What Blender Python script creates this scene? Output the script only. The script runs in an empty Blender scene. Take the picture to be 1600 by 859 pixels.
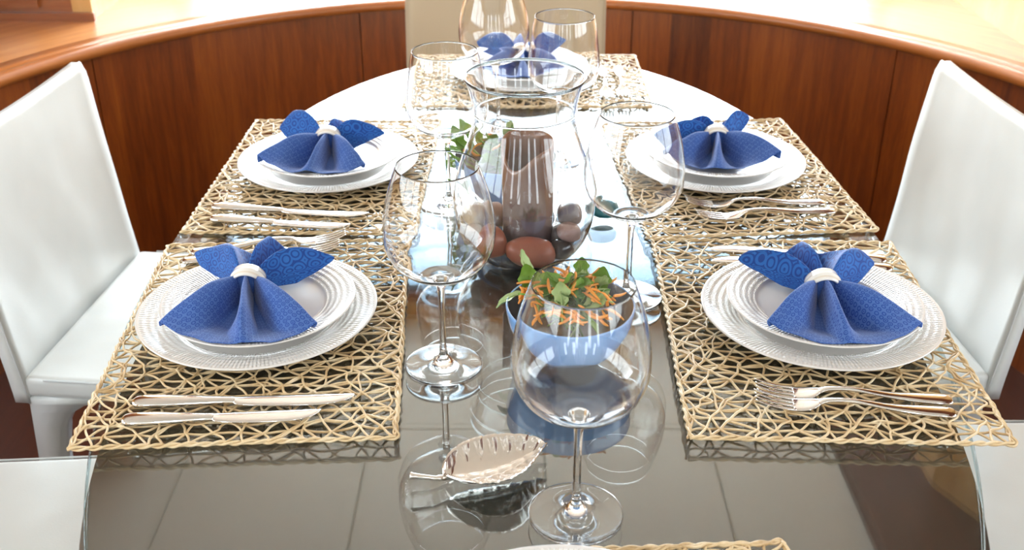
import bpy, bmesh, math, random
from mathutils import Vector, Matrix, noise
R = math.radians
PI = math.pi
C = bpy.context.scene.collection
T = 0.74                      # height of the table top above the floor

# ------------------------------------------------------------------ helpers
def mesh(name, vs, fs, uvs=None, smooth=True):
    me = bpy.data.meshes.new(name)
    me.from_pydata([tuple(v) for v in vs], [], fs)
    if uvs is not None:
        ul = me.uv_layers.new(name='UVMap')
        for lp in me.loops:
            ul.data[lp.index].uv = uvs[lp.vertex_index]
    me.update()
    if smooth:
        for p in me.polygons: p.use_smooth = True
    return me

def tag(o, label=None, cat=None, group=None, kind=None):
    if label: o['label'] = label
    if cat: o['category'] = cat
    if group: o['group'] = group
    if kind: o['kind'] = kind
    return o

def obj(name, me, mat=None, parent=None, loc=(0, 0, 0), rz=0.0):
    o = bpy.data.objects.new(name, me)
    C.objects.link(o)
    if mat is not None and len(me.materials) == 0:
        for m in (mat if isinstance(mat, (list, tuple)) else [mat]): me.materials.append(m)
    o.location = loc
    o.rotation_euler = (0, 0, rz)
    if parent: o.parent = parent
    return o

def thing(name, label, cat, loc=(0, 0, 0), rz=0.0, group=None):
    o = bpy.data.objects.new(name, None)
    C.objects.link(o)
    o.empty_display_size = .05
    o.location = loc
    o.rotation_euler = (0, 0, rz)
    return tag(o, label, cat, group)

def copy_tree(o, parent=None):
    c = o.copy(); C.objects.link(c)
    if parent: c.parent = parent
    for ch in list(o.children): copy_tree(ch, c)
    return c

def struct(name, me, mat, loc=(0, 0, 0)):
    return tag(obj(name, me, mat, None, loc), kind='structure')

def lathe(prof, n=64, closed=True):
    """prof: list of (r, z); r==0 at ends closes with a pole."""
    vs, fs, uv = [], [], []
    rows = []
    L = 0
    for i, (r, z) in enumerate(prof):
        if i: L += math.hypot(r - prof[i-1][0], z - prof[i-1][1])
        if r < 1e-6:
            rows.append([len(vs)]); vs.append((0, 0, z)); uv.append((0, 0))
        else:
            st = len(vs)
            for k in range(n):
                a = 2 * PI * k / n
                vs.append((r * math.cos(a), r * math.sin(a), z)); uv.append((a, L))
            rows.append(list(range(st, st + n)))
    for a, b in zip(rows, rows[1:]):
        if len(a) == 1 and len(b) == 1: continue
        for k in range(n):
            k2 = (k + 1) % n
            if len(a) == 1: fs.append((a[0], b[k2], b[k]))
            elif len(b) == 1: fs.append((a[k], a[k2], b[0]))
            else: fs.append((a[k], a[k2], b[k2], b[k]))
    return vs, fs, uv

def smooth_prof(pts, n=6):
    """Catmull-Rom through profile points."""
    out = []
    for i in range(len(pts) - 1):
        p0 = pts[max(i-1, 0)]; p1 = pts[i]; p2 = pts[i+1]; p3 = pts[min(i+2, len(pts)-1)]
        for k in range(n):
            t = k / n
            out.append(tuple(.5 * (2*p1[j] + (-p0[j]+p2[j])*t + (2*p0[j]-5*p1[j]+4*p2[j]-p3[j])*t*t + (-p0[j]+3*p1[j]-3*p2[j]+p3[j])*t**3) for j in range(len(p1))))
    out.append(tuple(pts[-1]))
    return out

def tube(path, rad, seg=8, caps=True, vs=None, fs=None):
    """tube along path, rad = number or list"""
    vs = [] if vs is None else vs
    fs = [] if fs is None else fs
    P = [Vector(p) for p in path]
    prev = None
    base = len(vs)
    n = len(P)
    for i, p in enumerate(P):
        t = (P[min(i+1, n-1)] - P[max(i-1, 0)])
        if t.length < 1e-9: t = Vector((1, 0, 0))
        t.normalize()
        if prev is None:
            a = Vector((0, 0, 1)) if abs(t.z) < .9 else Vector((1, 0, 0))
            u = t.cross(a).normalized()
        else:
            u = (prev - t * prev.dot(t))
            u = u.normalized() if u.length > 1e-6 else t.cross(Vector((0, 0, 1))).normalized()
        prev = u
        w = t.cross(u)
        r = rad[i] if isinstance(rad, (list, tuple)) else rad
        for k in range(seg):
            a = 2 * PI * k / seg
            vs.append(p + u * (r * math.cos(a)) + w * (r * math.sin(a)))
    for i in range(n - 1):
        for k in range(seg):
            k2 = (k + 1) % seg
            fs.append((base + i*seg + k, base + i*seg + k2, base + (i+1)*seg + k2, base + (i+1)*seg + k))
    if caps:
        fs.append(tuple(base + k for k in reversed(range(seg))))
        fs.append(tuple(base + (n-1)*seg + k for k in range(seg)))
    return vs, fs

def box(x0, x1, y0, y1, z0, z1, bevel=0.0, seg=2):
    bm = bmesh.new()
    bmesh.ops.create_cube(bm, size=1)
    for v in bm.verts:
        v.co = ((x0+x1)/2 + v.co.x*(x1-x0), (y0+y1)/2 + v.co.y*(y1-y0), (z0+z1)/2 + v.co.z*(z1-z0))
    if bevel:
        bmesh.ops.bevel(bm, geom=bm.edges[:], offset=bevel, segments=seg, affect='EDGES', profile=.6)
    me = bpy.data.meshes.new('box'); bm.to_mesh(me); bm.free()
    for p in me.polygons: p.use_smooth = bevel > 0
    return me

def boxes(lst):
    vs, fs = [], []
    for (x0, x1, y0, y1, z0, z1) in lst:
        b = len(vs)
        vs += [(x0,y0,z0),(x1,y0,z0),(x1,y1,z0),(x0,y1,z0),(x0,y0,z1),(x1,y0,z1),(x1,y1,z1),(x0,y1,z1)]
        fs += [tuple(b+i for i in f) for f in ((0,3,2,1),(4,5,6,7),(0,1,5,4),(1,2,6,5),(2,3,7,6),(3,0,4,7))]
    return mesh('boxes', vs, fs, smooth=False)

# ------------------------------------------------------------------ materials
class NT:
    def __init__(s, name):
        s.m = bpy.data.materials.new(name); s.m.use_nodes = True
        s.t = s.m.node_tree; s.t.nodes.clear()
        s.out = s.t.nodes.new('ShaderNodeOutputMaterial')
    def n(s, typ, **kw):
        nd = s.t.nodes.new(typ)
        for k, v in kw.items():
            if hasattr(nd, k) and not k[0].isupper(): setattr(nd, k, v)
        return nd
    def l(s, a, b): s.t.links.new(a, b)
    def math(s, op, a, b=None, c=None):
        nd = s.t.nodes.new('ShaderNodeMath'); nd.operation = op
        for i, v in enumerate((a, b, c)):
            if v is None: continue
            if isinstance(v, (int, float)): nd.inputs[i].default_value = v
            else: s.l(v, nd.inputs[i])
        return nd.outputs[0]
    def ramp(s, fac, stops, interp='LINEAR'):
        nd = s.t.nodes.new('ShaderNodeValToRGB'); nd.color_ramp.interpolation = interp
        el = nd.color_ramp.elements
        while len(el) < len(stops): el.new(.5)
        for e, (p, c) in zip(el, stops): e.position = p; e.color = (*c, 1)
        s.l(fac, nd.inputs[0]); return nd.outputs[0]
    def noise(s, vec, scale=5, detail=3, rough=.5, dist=0):
        nd = s.t.nodes.new('ShaderNodeTexNoise')
        nd.inputs['Scale'].default_value = scale; nd.inputs['Detail'].default_value = detail
        nd.inputs['Roughness'].default_value = rough; nd.inputs['Distortion'].default_value = dist
        if vec is not None: s.l(vec, nd.inputs['Vector'])
        return nd.outputs['Fac']
    def vscale(s, vec, sc):
        nd = s.t.nodes.new('ShaderNodeMapping'); nd.inputs['Scale'].default_value = sc
        s.l(vec, nd.inputs['Vector']); return nd.outputs[0]
    def bsdf(s, col=None, rough=.5, metal=0, spec=.5, coat=0, coatr=.05, normal=None, sss=0, trans=0, sheen=0, alpha=None, ior=1.5):
        b = s.t.nodes.new('ShaderNodeBsdfPrincipled')
        if col is not None:
            if isinstance(col, tuple): b.inputs['Base Color'].default_value = (*col, 1)
            else: s.l(col, b.inputs['Base Color'])
        if isinstance(rough, (int, float)): b.inputs['Roughness'].default_value = rough
        else: s.l(rough, b.inputs['Roughness'])
        b.inputs['Metallic'].default_value = metal
        b.inputs['Specular IOR Level'].default_value = spec
        b.inputs['IOR'].default_value = ior
        b.inputs['Coat Weight'].default_value = coat
        b.inputs['Coat Roughness'].default_value = coatr
        b.inputs['Transmission Weight'].default_value = trans
        b.inputs['Sheen Weight'].default_value = sheen
        if sss:
            b.inputs['Subsurface Weight'].default_value = sss
            b.inputs['Subsurface Radius'].default_value = (.01, .006, .004)
        if normal is not None: s.l(normal, b.inputs['Normal'])
        s.l(b.outputs[0], s.out.inputs['Surface'])
        return b
    def bump(s, h, dist=.001, strength=1):
        b = s.t.nodes.new('ShaderNodeBump'); b.inputs['Distance'].default_value = dist
        b.inputs['Strength'].default_value = strength; s.l(h, b.inputs['Height']); return b.outputs[0]
    def obj(s): return s.t.nodes.new('ShaderNodeTexCoord').outputs['Object']
    def uv(s): return s.t.nodes.new('ShaderNodeTexCoord').outputs['UV']
    def mixc(s, fac, a, b, mode='MIX'):
        nd = s.t.nodes.new('ShaderNodeMix'); nd.data_type = 'RGBA'; nd.blend_type = mode
        for v, i in ((fac, 0), (a, 6), (b, 7)):
            if isinstance(v, (int, float)): nd.inputs[i].default_value = v
            elif isinstance(v, tuple): nd.inputs[i].default_value = (*v, 1)
            else: s.l(v, nd.inputs[i])
        return nd.outputs[2]

def simple(name, col, rough=.5, **kw):
    t = NT(name); t.bsdf(col, rough, **kw); return t.m

def thin_glass(name, tint=(1, 1, 1), ior=1.5, rough=0.0, gain=1.0):
    t = NT(name)
    g = t.t.nodes.new('ShaderNodeNewGeometry')
    io = t.math('ADD', t.math('MULTIPLY', g.outputs['Backfacing'], 1/ior - ior), ior)
    fr = t.t.nodes.new('ShaderNodeFresnel'); t.l(io, fr.inputs['IOR'])
    f = t.math('MINIMUM', t.math('MULTIPLY', fr.outputs[0], gain), 1.0)
    tr = t.t.nodes.new('ShaderNodeBsdfTransparent'); tr.inputs[0].default_value = (*tint, 1)
    gl = t.t.nodes.new('ShaderNodeBsdfGlossy'); gl.inputs['Roughness'].default_value = rough
    mx = t.t.nodes.new('ShaderNodeMixShader')
    t.l(f, mx.inputs[0]); t.l(tr.outputs[0], mx.inputs[1]); t.l(gl.outputs[0], mx.inputs[2])
    t.l(mx.outputs[0], t.out.inputs['Surface'])
    return t.m

def solid_glass(name, col=(1, 1, 1), ior=1.5, rough=0.0):
    t = NT(name)
    g = t.t.nodes.new('ShaderNodeBsdfGlass'); g.inputs['Color'].default_value = (*col, 1)
    g.inputs['IOR'].default_value = ior; g.inputs['Roughness'].default_value = rough
    t.l(g.outputs[0], t.out.inputs['Surface']); return t.m

def wood(name, dark, mid, light, band=0, rough=.25, coat=.4, grain=(30, 30, 1.2), use_uv=False, bandw=10.0):
    t = NT(name)
    co = t.uv() if use_uv else t.obj()
    g1 = t.noise(t.vscale(co, grain), 3.0, 5, .6, .6)
    g2 = t.noise(t.vscale(co, tuple(x*5 for x in grain)), 4.0, 3, .6)
    big = t.noise(t.vscale(co, tuple(x*.12 for x in grain)), 3, 2)
    v = t.math('ADD', t.math('MULTIPLY', g1, .6), t.math('ADD', t.math('MULTIPLY', g2, .2), t.math('MULTIPLY', big, .3)))
    if band:
        sep = t.t.nodes.new('ShaderNodeSeparateXYZ'); t.l(co, sep.inputs[0])
        fl = t.math('FLOOR', t.math('MULTIPLY', sep.outputs[0], bandw))
        wn = t.t.nodes.new('ShaderNodeTexWhiteNoise'); wn.noise_dimensions = '1D'; t.l(fl, wn.inputs['W'])
        v = t.math('ADD', v, t.math('MULTIPLY', t.math('SUBTRACT', wn.outputs['Value'], .5), band))
    c = t.ramp(v, [(.3, dark), (.55, mid), (.85, light)])
    t.bsdf(c, rough, coat=coat, coatr=.08, normal=t.bump(g2, .0004, .3))
    return t.m

M = {}
M['panel_wood'] = wood('wainscot_mahogany', (.080, .013, .001), (.205, .042, .003), (.36, .092, .008), band=.26, rough=.40, coat=.06, grain=(20, 1.5, 1), use_uv=True, bandw=9.0)
M['rail_wood'] = wood('cap_rail_wood', (.22, .055, .010), (.40, .125, .026), (.56, .22, .06), rough=.34, coat=.35, grain=(1.2, 25, 1), use_uv=True)
M['ledge_wood'] = wood('ledge_wood', (.32, .10, .022), (.50, .19, .05), (.66, .31, .10), rough=.42, coat=.22, grain=(1.2, 14, 1), use_uv=True)
M['frame_wood'] = wood('window_frame_wood', (.17, .045, .010), (.30, .095, .025), (.42, .16, .05), rough=.3, coat=.4, grain=(2, 2, 12))
M['gold_wood'] = wood('golden_wood', (.50, .26, .08), (.68, .40, .14), (.80, .54, .24), band=.1, rough=.35, coat=.3, grain=(14, 3, 1.5), bandw=4)
M['beam_wood'] = wood('beam_wood', (.07, .02, .008), (.12, .035, .014), (.18, .06, .025), rough=.4, coat=.1, grain=(10, 1.2, 10))
M['floor_wood'] = wood('floor_wood', (.035, .010, .005), (.07, .018, .008), (.11, .03, .012), band=.2, rough=.3, coat=.3, grain=(12, 1, 1), bandw=8)
M['groove'] = simple('groove_shadow_gap', (.012, .005, .003), .8)
M['ceiling'] = simple('ceiling_panel', (.76, .73, .64), .7)
M['cream'] = simple('cream_wall', (.70, .66, .58), .7)

def leather():
    t = NT('white_leather')
    co = t.obj()
    n1 = t.noise(co, 350, 3, .6); n2 = t.noise(co, 6, 2)
    h = t.math('ADD', t.math('MULTIPLY', n1, .2), t.math('MULTIPLY', n2, 14))
    c = t.ramp(n2, [(.3, (.66, .67, .65)), (.7, (.74, .75, .73))])
    t.bsdf(c, .30, coat=.2, coatr=.2, spec=.5, normal=t.bump(h, .0012, .5))
    return t.m
M['leather'] = leather()
M['seam'] = simple('leather_seam', (.60, .61, .60), .5)
M['shaded_leather'] = simple('leather_shade_beige', (.58, .46, .31), .5)  # beige shade of the backlit far chair, put into the leather colour
M['shaded_seam'] = simple('seam_shade_beige', (.55, .46, .34), .5)

def panel_mat():
    t = NT('grey_lacquer_under_glass')
    n = t.noise(t.obj(), 3, 2)
    c = t.ramp(n, [(.3, (.050, .044, .036)), (.7, (.062, .055, .045))])
    t.bsdf(c, .02, spec=.5, ior=2.2)
    return t.m
M['table_panel'] = panel_mat()
M['table_glass'] = thin_glass('clear_table_glass', (.97, .985, .98), 1.52)
M['glass_edge'] = thin_glass('table_glass_edge', (.62, .78, .82), 1.6, .02, 1.5)
M['pane'] = thin_glass('window_pane', (.96, .98, .98), 1.45)
M['bowl_glass'] = solid_glass('wine_glass_bowl', (1, 1, 1), 1.5)
M['stem_glass'] = solid_glass('wine_glass_stem', (1, 1, 1), 1.5)
M['vase_glass'] = solid_glass('vase_glass', (1, 1, 1), 1.5)
M['vase_rim'] = solid_glass('vase_rim_glass', (.97, 1, 1), 1.5)

def porcelain(name, textured_r0, textured_r1, n=64):
    t = NT(name)
    uvn = t.uv(); sep = t.t.nodes.new('ShaderNodeSeparateXYZ'); t.l(uvn, sep.inputs[0])
    th = sep.outputs[0]
    oc = t.obj(); so = t.t.nodes.new('ShaderNodeSeparateXYZ'); t.l(oc, so.inputs[0])
    r = t.math('SQRT', t.math('ADD', t.math('MULTIPLY', so.outputs[0], so.outputs[0]), t.math('MULTIPLY', so.outputs[1], so.outputs[1])))
    a = t.math('ARCTAN2', so.outputs[1], so.outputs[0])
    lr = t.math('MULTIPLY', t.math('LOGARITHM', r, math.e), n * .5)
    an = t.math('MULTIPLY', a, n)
    s1 = t.math('SINE', t.math('ADD', an, lr)); s2 = t.math('SINE', t.math('SUBTRACT', an, lr))
    h = t.math('MULTIPLY', s1, s2)
    m0 = t.math('GREATER_THAN', r, textured_r0); m1 = t.math('LESS_THAN', r, textured_r1)
    h = t.math('MULTIPLY', h, t.math('MULTIPLY', m0, m1))
    t.bsdf((.76, .73, .70), .18, coat=.5, coatr=.05, spec=.5, normal=t.bump(h, .0011, .9))
    return t.m
M['charger'] = porcelain('embossed_white_porcelain_charger', .088, .136, 96)
M['plate'] = porcelain('embossed_white_porcelain_plate', .079, .110, 84)

def napkin_mat():
    t = NT('blue_printed_cotton')
    uvn = t.uv()
    sep = t.t.nodes.new('ShaderNodeSeparateXYZ'); t.l(uvn, sep.inputs[0])
    def voro(scale, feat, dist='EUCLIDEAN', vec=uvn, rand=.25):
        v = t.t.nodes.new('ShaderNodeTexVoronoi'); v.feature = feat; v.inputs['Scale'].default_value = scale
        v.inputs['Randomness'].default_value = rand
        t.l(vec, v.inputs['Vector']); return v.outputs['Distance']
    d = voro(62, 'F1', rand=.3)                       # scallop rings, large
    rings = t.math('SINE', t.math('MULTIPLY', d, 24))
    e = voro(62, 'DISTANCE_TO_EDGE', rand=.3)
    big = t.math('GREATER_THAN', t.math('ADD', rings, t.math('MULTIPLY', e, -1.2)), .05)
    d2 = voro(150, 'F1', rand=.2)
    small = t.math('MAXIMUM', t.math('GREATER_THAN', d2, .42), t.math('LESS_THAN', t.math('ABSOLUTE', t.math('SUBTRACT', d2, .2)), .07))
    side = t.math('GREATER_THAN', sep.outputs[1], 5.0)   # which printed half of the cloth
    pat = t.math('ADD', t.math('MULTIPLY', big, side), t.math('MULTIPLY', small, t.math('SUBTRACT', 1.0, side)))
    n = t.noise(t.obj(), 25, 2)
    colA = t.mixc(side, (.010, .058, .29), t.mixc(n, (.014, .090, .36), (.030, .165, .52)))
    colB = t.mixc(side, (.085, .18, .48), (.008, .028, .19))
    c = t.mixc(t.math('MULTIPLY', pat, .72), colA, colB)
    wv = t.noise(t.vscale(uvn, (1, 1, 1)), 900, 2)
    t.bsdf(c, .75, sheen=.25, spec=.25, normal=t.bump(wv, .0003, .35))
    return t.m
M['napkin'] = napkin_mat()

def ring_mat():
    t = NT('pale_napkin_ring')
    co = t.obj(); s = t.t.nodes.new('ShaderNodeSeparateXYZ'); t.l(co, s.inputs[0])
    st = t.math('SINE', t.math('MULTIPLY', s.outputs[1], 900))
    c = t.ramp(st, [(.2, (.86, .83, .78)), (.8, (.76, .68, .56))])
    n = t.noise(co, 60, 3)
    t.bsdf(t.mixc(t.math('MULTIPLY', n, .35), c, (.88, .87, .85)), .2, coat=.6)
    return t.m
M['ring'] = ring_mat()

def straw():
    t = NT('paper_rope')
    n = t.noise(t.obj(), 45, 3); n2 = t.noise(t.obj(), 900, 2)
    c = t.ramp(n, [(.3, (.56, .37, .18)), (.5, (.74, .55, .31)), (.72, (.86, .72, .50))])
    t.bsdf(c, .42, spec=.5, normal=t.bump(n2, .0006, .6))
    return t.m
M['straw'] = straw()
M['steel'] = simple('polished_steel', (.80, .79, .78), .07, metal=1)
M['silver'] = simple('silver_leaf_metal', (.86, .82, .78), .10, metal=1)
def glaze():
    t = NT('periwinkle_glaze')
    t.bsdf((.20, .42, .82), .10, coat=.8, coatr=.03)
    return t.m
M['bowl_blue'] = glaze()
M['bowl_in'] = simple('bowl_dark_inner_glaze', (.20, .20, .235), .15, coat=.4)
def leafm(name, a, b):
    t = NT(name); n = t.noise(t.obj(), 60, 3)
    c = t.mixc(n, a, b)
    bs = t.bsdf(c, .38, spec=.45, sss=0, normal=t.bump(t.noise(t.obj(), 250, 2), .0008, .5))
    return t.m
M['leaf'] = leafm('salad_leaf_green', (.10, .25, .025), (.26, .46, .07))
M['leaf_dark'] = leafm('salad_leaf_dark', (.04, .13, .015), (.10, .25, .03))
M['leaf_pale'] = leafm('salad_leaf_pale', (.28, .42, .14), (.45, .58, .28))
M['carrot'] = leafm('carrot_orange', (.80, .25, .03), (.90, .42, .09))
def candle():
    t = NT('mauve_brown_wax')
    s = t.t.nodes.new('ShaderNodeSeparateXYZ'); t.l(t.obj(), s.inputs[0])
    n = t.noise(t.obj(), 18, 3)
    v = t.math('ADD', t.math('MULTIPLY', s.outputs[2], 6.0), t.math('MULTIPLY', t.math('SUBTRACT', n, .5), .35))
    c = t.ramp(v, [(.12, (.13, .12, .13)), (.38, (.20, .13, .12)), (.85, (.30, .15, .10))])
    t.bsdf(c, .16, coat=.4, sss=.15)
    return t.m
M['candle'] = candle()
def stone(name, a, b, rough=.35):
    t = NT(name); n = t.noise(t.obj(), 220, 4, .7); n2 = t.noise(t.obj(), 30, 3)
    t.bsdf(t.mixc(t.math('ADD', t.math('MULTIPLY', n, .5), t.math('MULTIPLY', n2, .5)), a, b), rough, spec=.5, coat=.15)
    return t.m

# ------------------------------------------------------------------ room
FX0, FX1 = -1.9, 1.9
YF, YN = 3.55, -1.6
CEIL = 2.13
CX, CY, RW = 0.0, 1.78, 1.25
LEDGE = T - .068
struct('floor', boxes([(FX0-.1, FX1+.1, YN-.1, YF+.1, -.06, 0)]), M['floor_wood'])
# ceiling in panels with shallow seams
cl = [(FX0-.1, FX1+.1, YN-.1, YF+.1, CEIL+.012, CEIL+.06)]
xs = [FX0-.1, -1.0, -.45, .1, .62, 1.0]
ys = [YN-.1, -.2, .9, 2.05, 2.85, YF+.1]
for a, b in zip(xs, xs[1:]):
    for c_, d in zip(ys, ys[1:]):
        cl.append((a+.004, b-.004, c_+.004, d-.004, CEIL, CEIL+.013))
struct('ceiling', boxes(cl), M['ceiling'])
struct('trim_1', boxes([(1.0, FX1+.1, YN-.1, YF+.1, CEIL-.05, CEIL+.012)]), M['beam_wood'])

# far wall: low sill wall, header, and the broad window between
WZ0, WZ1 = .80, 2.06
AX0, AX1 = -1.07, 1.19
struct('wall_far', boxes([(AX0-.1, AX1+.1, YF, YF+.08, 0, WZ0), (AX0-.1, AX1+.1, YF, YF+.08, WZ1, CEIL+.05)]), M['gold_wood'])
def window(name, x0, x1, z0, z1, axis, pos, mat=None, fr=.03, dep=.05, panes=1, band=None):
    """frame with its panes; axis 'y': lies in a plane y=pos; axis 'x': in a plane x=pos"""
    bs = [(x0, x1, z0, z0+fr), (x0, x1, z1-fr, z1), (x0, x0+fr, z0+fr, z1-fr), (x1-fr, x1, z0+fr, z1-fr)]
    for k in range(1, panes):
        xm = x0 + (x1-x0)*k/panes
        bs.append((xm-fr*.4, xm+fr*.4, z0+fr, z1-fr))
    def B(a, b, c_, d, dd): return (a, b, pos-dd/2, pos+dd/2, c_, d) if axis == 'y' else (pos-dd/2, pos+dd/2, a, b, c_, d)
    f = tag(obj(name, boxes([B(*q, dep) for q in bs]), mat or M['frame_wood']), kind='structure')
    p = obj('pane', boxes([B(x0+fr*.5, x1-fr*.5, z0+fr*.5, z1-fr*.5, .006)]), M['pane'], f)
    if band:
        obj('added_tint_band', boxes([B(x0+fr*.5, x1-fr*.5, band, z1-fr*.5, .010)]), M['tint'], f)
    return f
def tint():  # unseen band added to fade the window's reflection along the table top
    t = NT('added_window_tint')
    s = t.t.nodes.new('ShaderNodeSeparateXYZ'); t.l(t.obj(), s.inputs[0])
    v = t.math('DIVIDE', t.math('SUBTRACT', s.outputs[2], 1.72), .34)
    c = t.ramp(v, [(0, (1, 1, 1)), (.22, (.58, .63, .68)), (1, (.25, .30, .34))])
    tr = t.t.nodes.new('ShaderNodeBsdfTransparent'); t.l(c, tr.inputs[0])
    t.l(tr.outputs[0], t.out.inputs['Surface']); return t.m
M['tint'] = tint()
window('window_1', AX0, AX1, WZ0, WZ1, 'y', YF+.04, fr=.035, dep=.07, band=1.72)
# left of the alcove: wood casing with a window, standing on the ledge
LY = 2.765
struct('wall_left_return', boxes([(AX0-.05, AX0, LY, YF+.08, 0, CEIL)]), M['gold_wood'])
struct('wall_left_casing', boxes([(FX0, AX0-.05, LY, LY+.05, 0, T-.035), (FX0, AX0-.05, LY, LY+.05, .85, CEIL),
        (-1.2, AX0-.05, LY, LY+.05, T-.035, .85), (FX0, -1.78, LY, LY+.05, T-.035, .85)]), M['frame_wood'])
struct('trim_2', boxes([(FX0, AX0+.008, LY-.016, LY, LEDGE, LEDGE+.020)]), M['frame_wood'])
w2 = window('window_2', -1.78, -1.2, T-.035, .85, 'y', LY+.012, fr=.022, dep=.05)
obj('glare_blocker', boxes([(-1.775, -1.205, LY+.030, LY+.036, T-.033, .848)]), simple('pale_glare_blocker', (.62, .66, .72), .6), w2)  # opaque sheet added behind the pane to keep glare off the ledge
# right of the alcove: golden wood wall
rw = mesh('rw', [(AX1, YF+.08, 0), (1.215, 2.5, 0), (1.36, 2.22, 0), (1.95, 2.12, 0), (1.95, YF+.08, 0),
                 (AX1, YF+.08, CEIL), (1.215, 2.5, CEIL), (1.36, 2.22, CEIL), (1.95, 2.12, CEIL), (1.95, YF+.08, CEIL)],
          [(0, 1, 6, 5), (1, 2, 7, 6), (2, 3, 8, 7), (3, 4, 9, 8), (4, 0, 5, 9), (0, 4, 3, 2, 1), (5, 6, 7, 8, 9)], smooth=False)
struct('wall_right_casing', rw, M['gold_wood'])
# side walls with long windows, near wall
for nm, x0, x1, y1 in (('wall_left', FX0-.08, FX0, LY+.05), ('wall_right', FX1, FX1+.08, 2.2)):
    struct(nm, boxes([(x0, x1, YN, y1, 0, .95), (x0, x1, YN, y1, 1.9, CEIL+.05), (x0, x1, YN, YN+.5, .95, 1.9), (x0, x1, 1.6 if x0 < 0 else 1.4, y1, .95, 1.9)]), M['gold_wood'])
window('window_3', YN+.5, 1.6, .95, 1.9, 'x', FX0-.04, fr=.04, dep=.07, panes=3)
window('window_4', YN+.5, 1.4, .95, 1.9, 'x', FX1+.04, fr=.04, dep=.07, panes=3)
struct('wall_near', boxes([(FX0-.08, FX1+.08, YN-.08, YN, 0, .9), (FX0-.08, FX1+.08, YN-.08, YN, 2.0, CEIL+.05),
        ] + [(a, b, YN-.08, YN, .9, 2.0) for a, b in ((FX0-.08, -1.3), (-1.02, -.62), (-.34, .30), (.58, .98), (1.26, FX1+.08))]), M['cream'])
for q_, (a, b) in enumerate(((-1.3, -1.02), (-.62, -.34), (.30, .58), (.98, 1.26))):
    window('window_%d' % (5+q_), a, b, .9, 2.0, 'y', YN-.04, fr=.03, dep=.07)

# curved wainscot: plan curve = straight run, arc, straight run
def plan(s, rad):
    """s = arc parameter in metres along the R=RW wall, 0 at the far middle"""
    a_end = PI/2 + .12
    lim = a_end * RW
    if abs(s) <= lim:
        a = s / RW
        return CX + rad*math.sin(a), CY + rad*math.cos(a)
    sg = 1 if s > 0 else -1
    ex = abs(s) - lim
    a = a_end
    x, y = rad*math.sin(a), rad*math.cos(a)
    return CX + sg*(x + math.cos(a)*ex), CY + y - math.sin(a)*ex
def sweep(prof, s0, s1, n, closed=True):
    """prof: (radial offset from RW, z) list swept along the plan curve"""
    vs, fs, uv = [], [], []
    m = len(prof)
    Ls = [0]
    for a, b in zip(prof, prof[1:]): Ls.append(Ls[-1] + math.hypot(a[0]-b[0], a[1]-b[1]))
    for i in range(n+1):
        s = s0 + (s1-s0)*i/n
        for j, (dr, z) in enumerate(prof):
            x, y = plan(s, RW+dr)
            vs.append((x, y, z)); uv.append((s, Ls[j]))
    mm = m if closed else m-1
    for i in range(n):
        for j in range(mm):
            j2 = (j+1) % m
            fs.append((i*m+j, i*m+j2, (i+1)*m+j2, (i+1)*m+j))
    if closed:
        fs.append(tuple(range(m))); fs.append(tuple(n*m + j for j in reversed(range(m))))
    return vs, fs, uv
SMAX = 3.2
seams = [-SMAX, -2.05, -1.16, -.425, .337, 1.065, 1.95, SMAX]
vs, fs, uv = [], [], []
for a, b in zip(seams, seams[1:]):
    v, f, u = sweep([(0, .0), (0, T-.1), (.02, T-.1), (.02, .0)], a+.0015, b-.0015, 24)
    k = len(vs); vs += v; uv += u; fs += [tuple(k+i for i in q) for q in f]
wl = struct('wall_curved', mesh('wc', vs, fs, uv, smooth=False), M['panel_wood'])
v, f, u = sweep([(.018, 0), (.018, T-.095), (.03, T-.095), (.03, 0)], -SMAX, SMAX, 100)
tag(obj('panel_backing', mesh('pb', v, f, u), M['groove'], wl))
nose = []
for k in range(13):
    a = PI*1.5 - PI*k/12
    nose.append((-.008 + .016*math.cos(a), T-.083 + .0145*math.sin(a)))
prof = [(.03, T-.0975)] + nose + [(.004, T-.0685), (.010, T-.0715), (.014, T-.0685), (.05, T-.067), (.05, T-.0975)]
v, f, u = sweep(prof, -SMAX, SMAX, 140)
struct('trim_3', mesh('rail', v, f, u), M['rail_wood'])
# the broad ledge between the wainscot and the outer walls
def outer(x, y):
    dx, dy = x-CX, y-CY
    best = 9
    for (n_, lim, d) in ((1, FX1, dx), (-1, -FX0, dx)):
        if d*n_ > 1e-6: best = min(best, lim/(d*n_))
    if dy > 1e-6: best = min(best, (YF+.02-CY)/dy)
    return CX+dx*best, CY+dy*best
vs, fs, uv = [], [], []
n = 160
for i in range(n+1):
    s = -SMAX + 2*SMAX*i/n
    x, y = plan(s, RW+.048)
    if abs(s) <= (PI/2)*RW: ox, oy = outer(x, y)
    else: ox, oy = (FX1 if s > 0 else FX0), y
    vs += [(x, y, LEDGE), (ox, oy, LEDGE), (x, y, LEDGE-.03), (ox, oy, LEDGE-.03)]
    d = math.hypot(ox-x, oy-y)
    uv += [(s, 0), (s, d), (s, 0), (s, d)]
for i in range(n):
    a, b = i*4, (i+1)*4
    fs += [(a, a+1, b+1, b), (a+2, b+2, b+3, a+3), (a, b, b+2, a+2), (a+1, a+3, b+3, b+1)]
struct('trim_4', mesh('ledge', vs, fs, uv, smooth=False), M['ledge_wood'])

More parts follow.
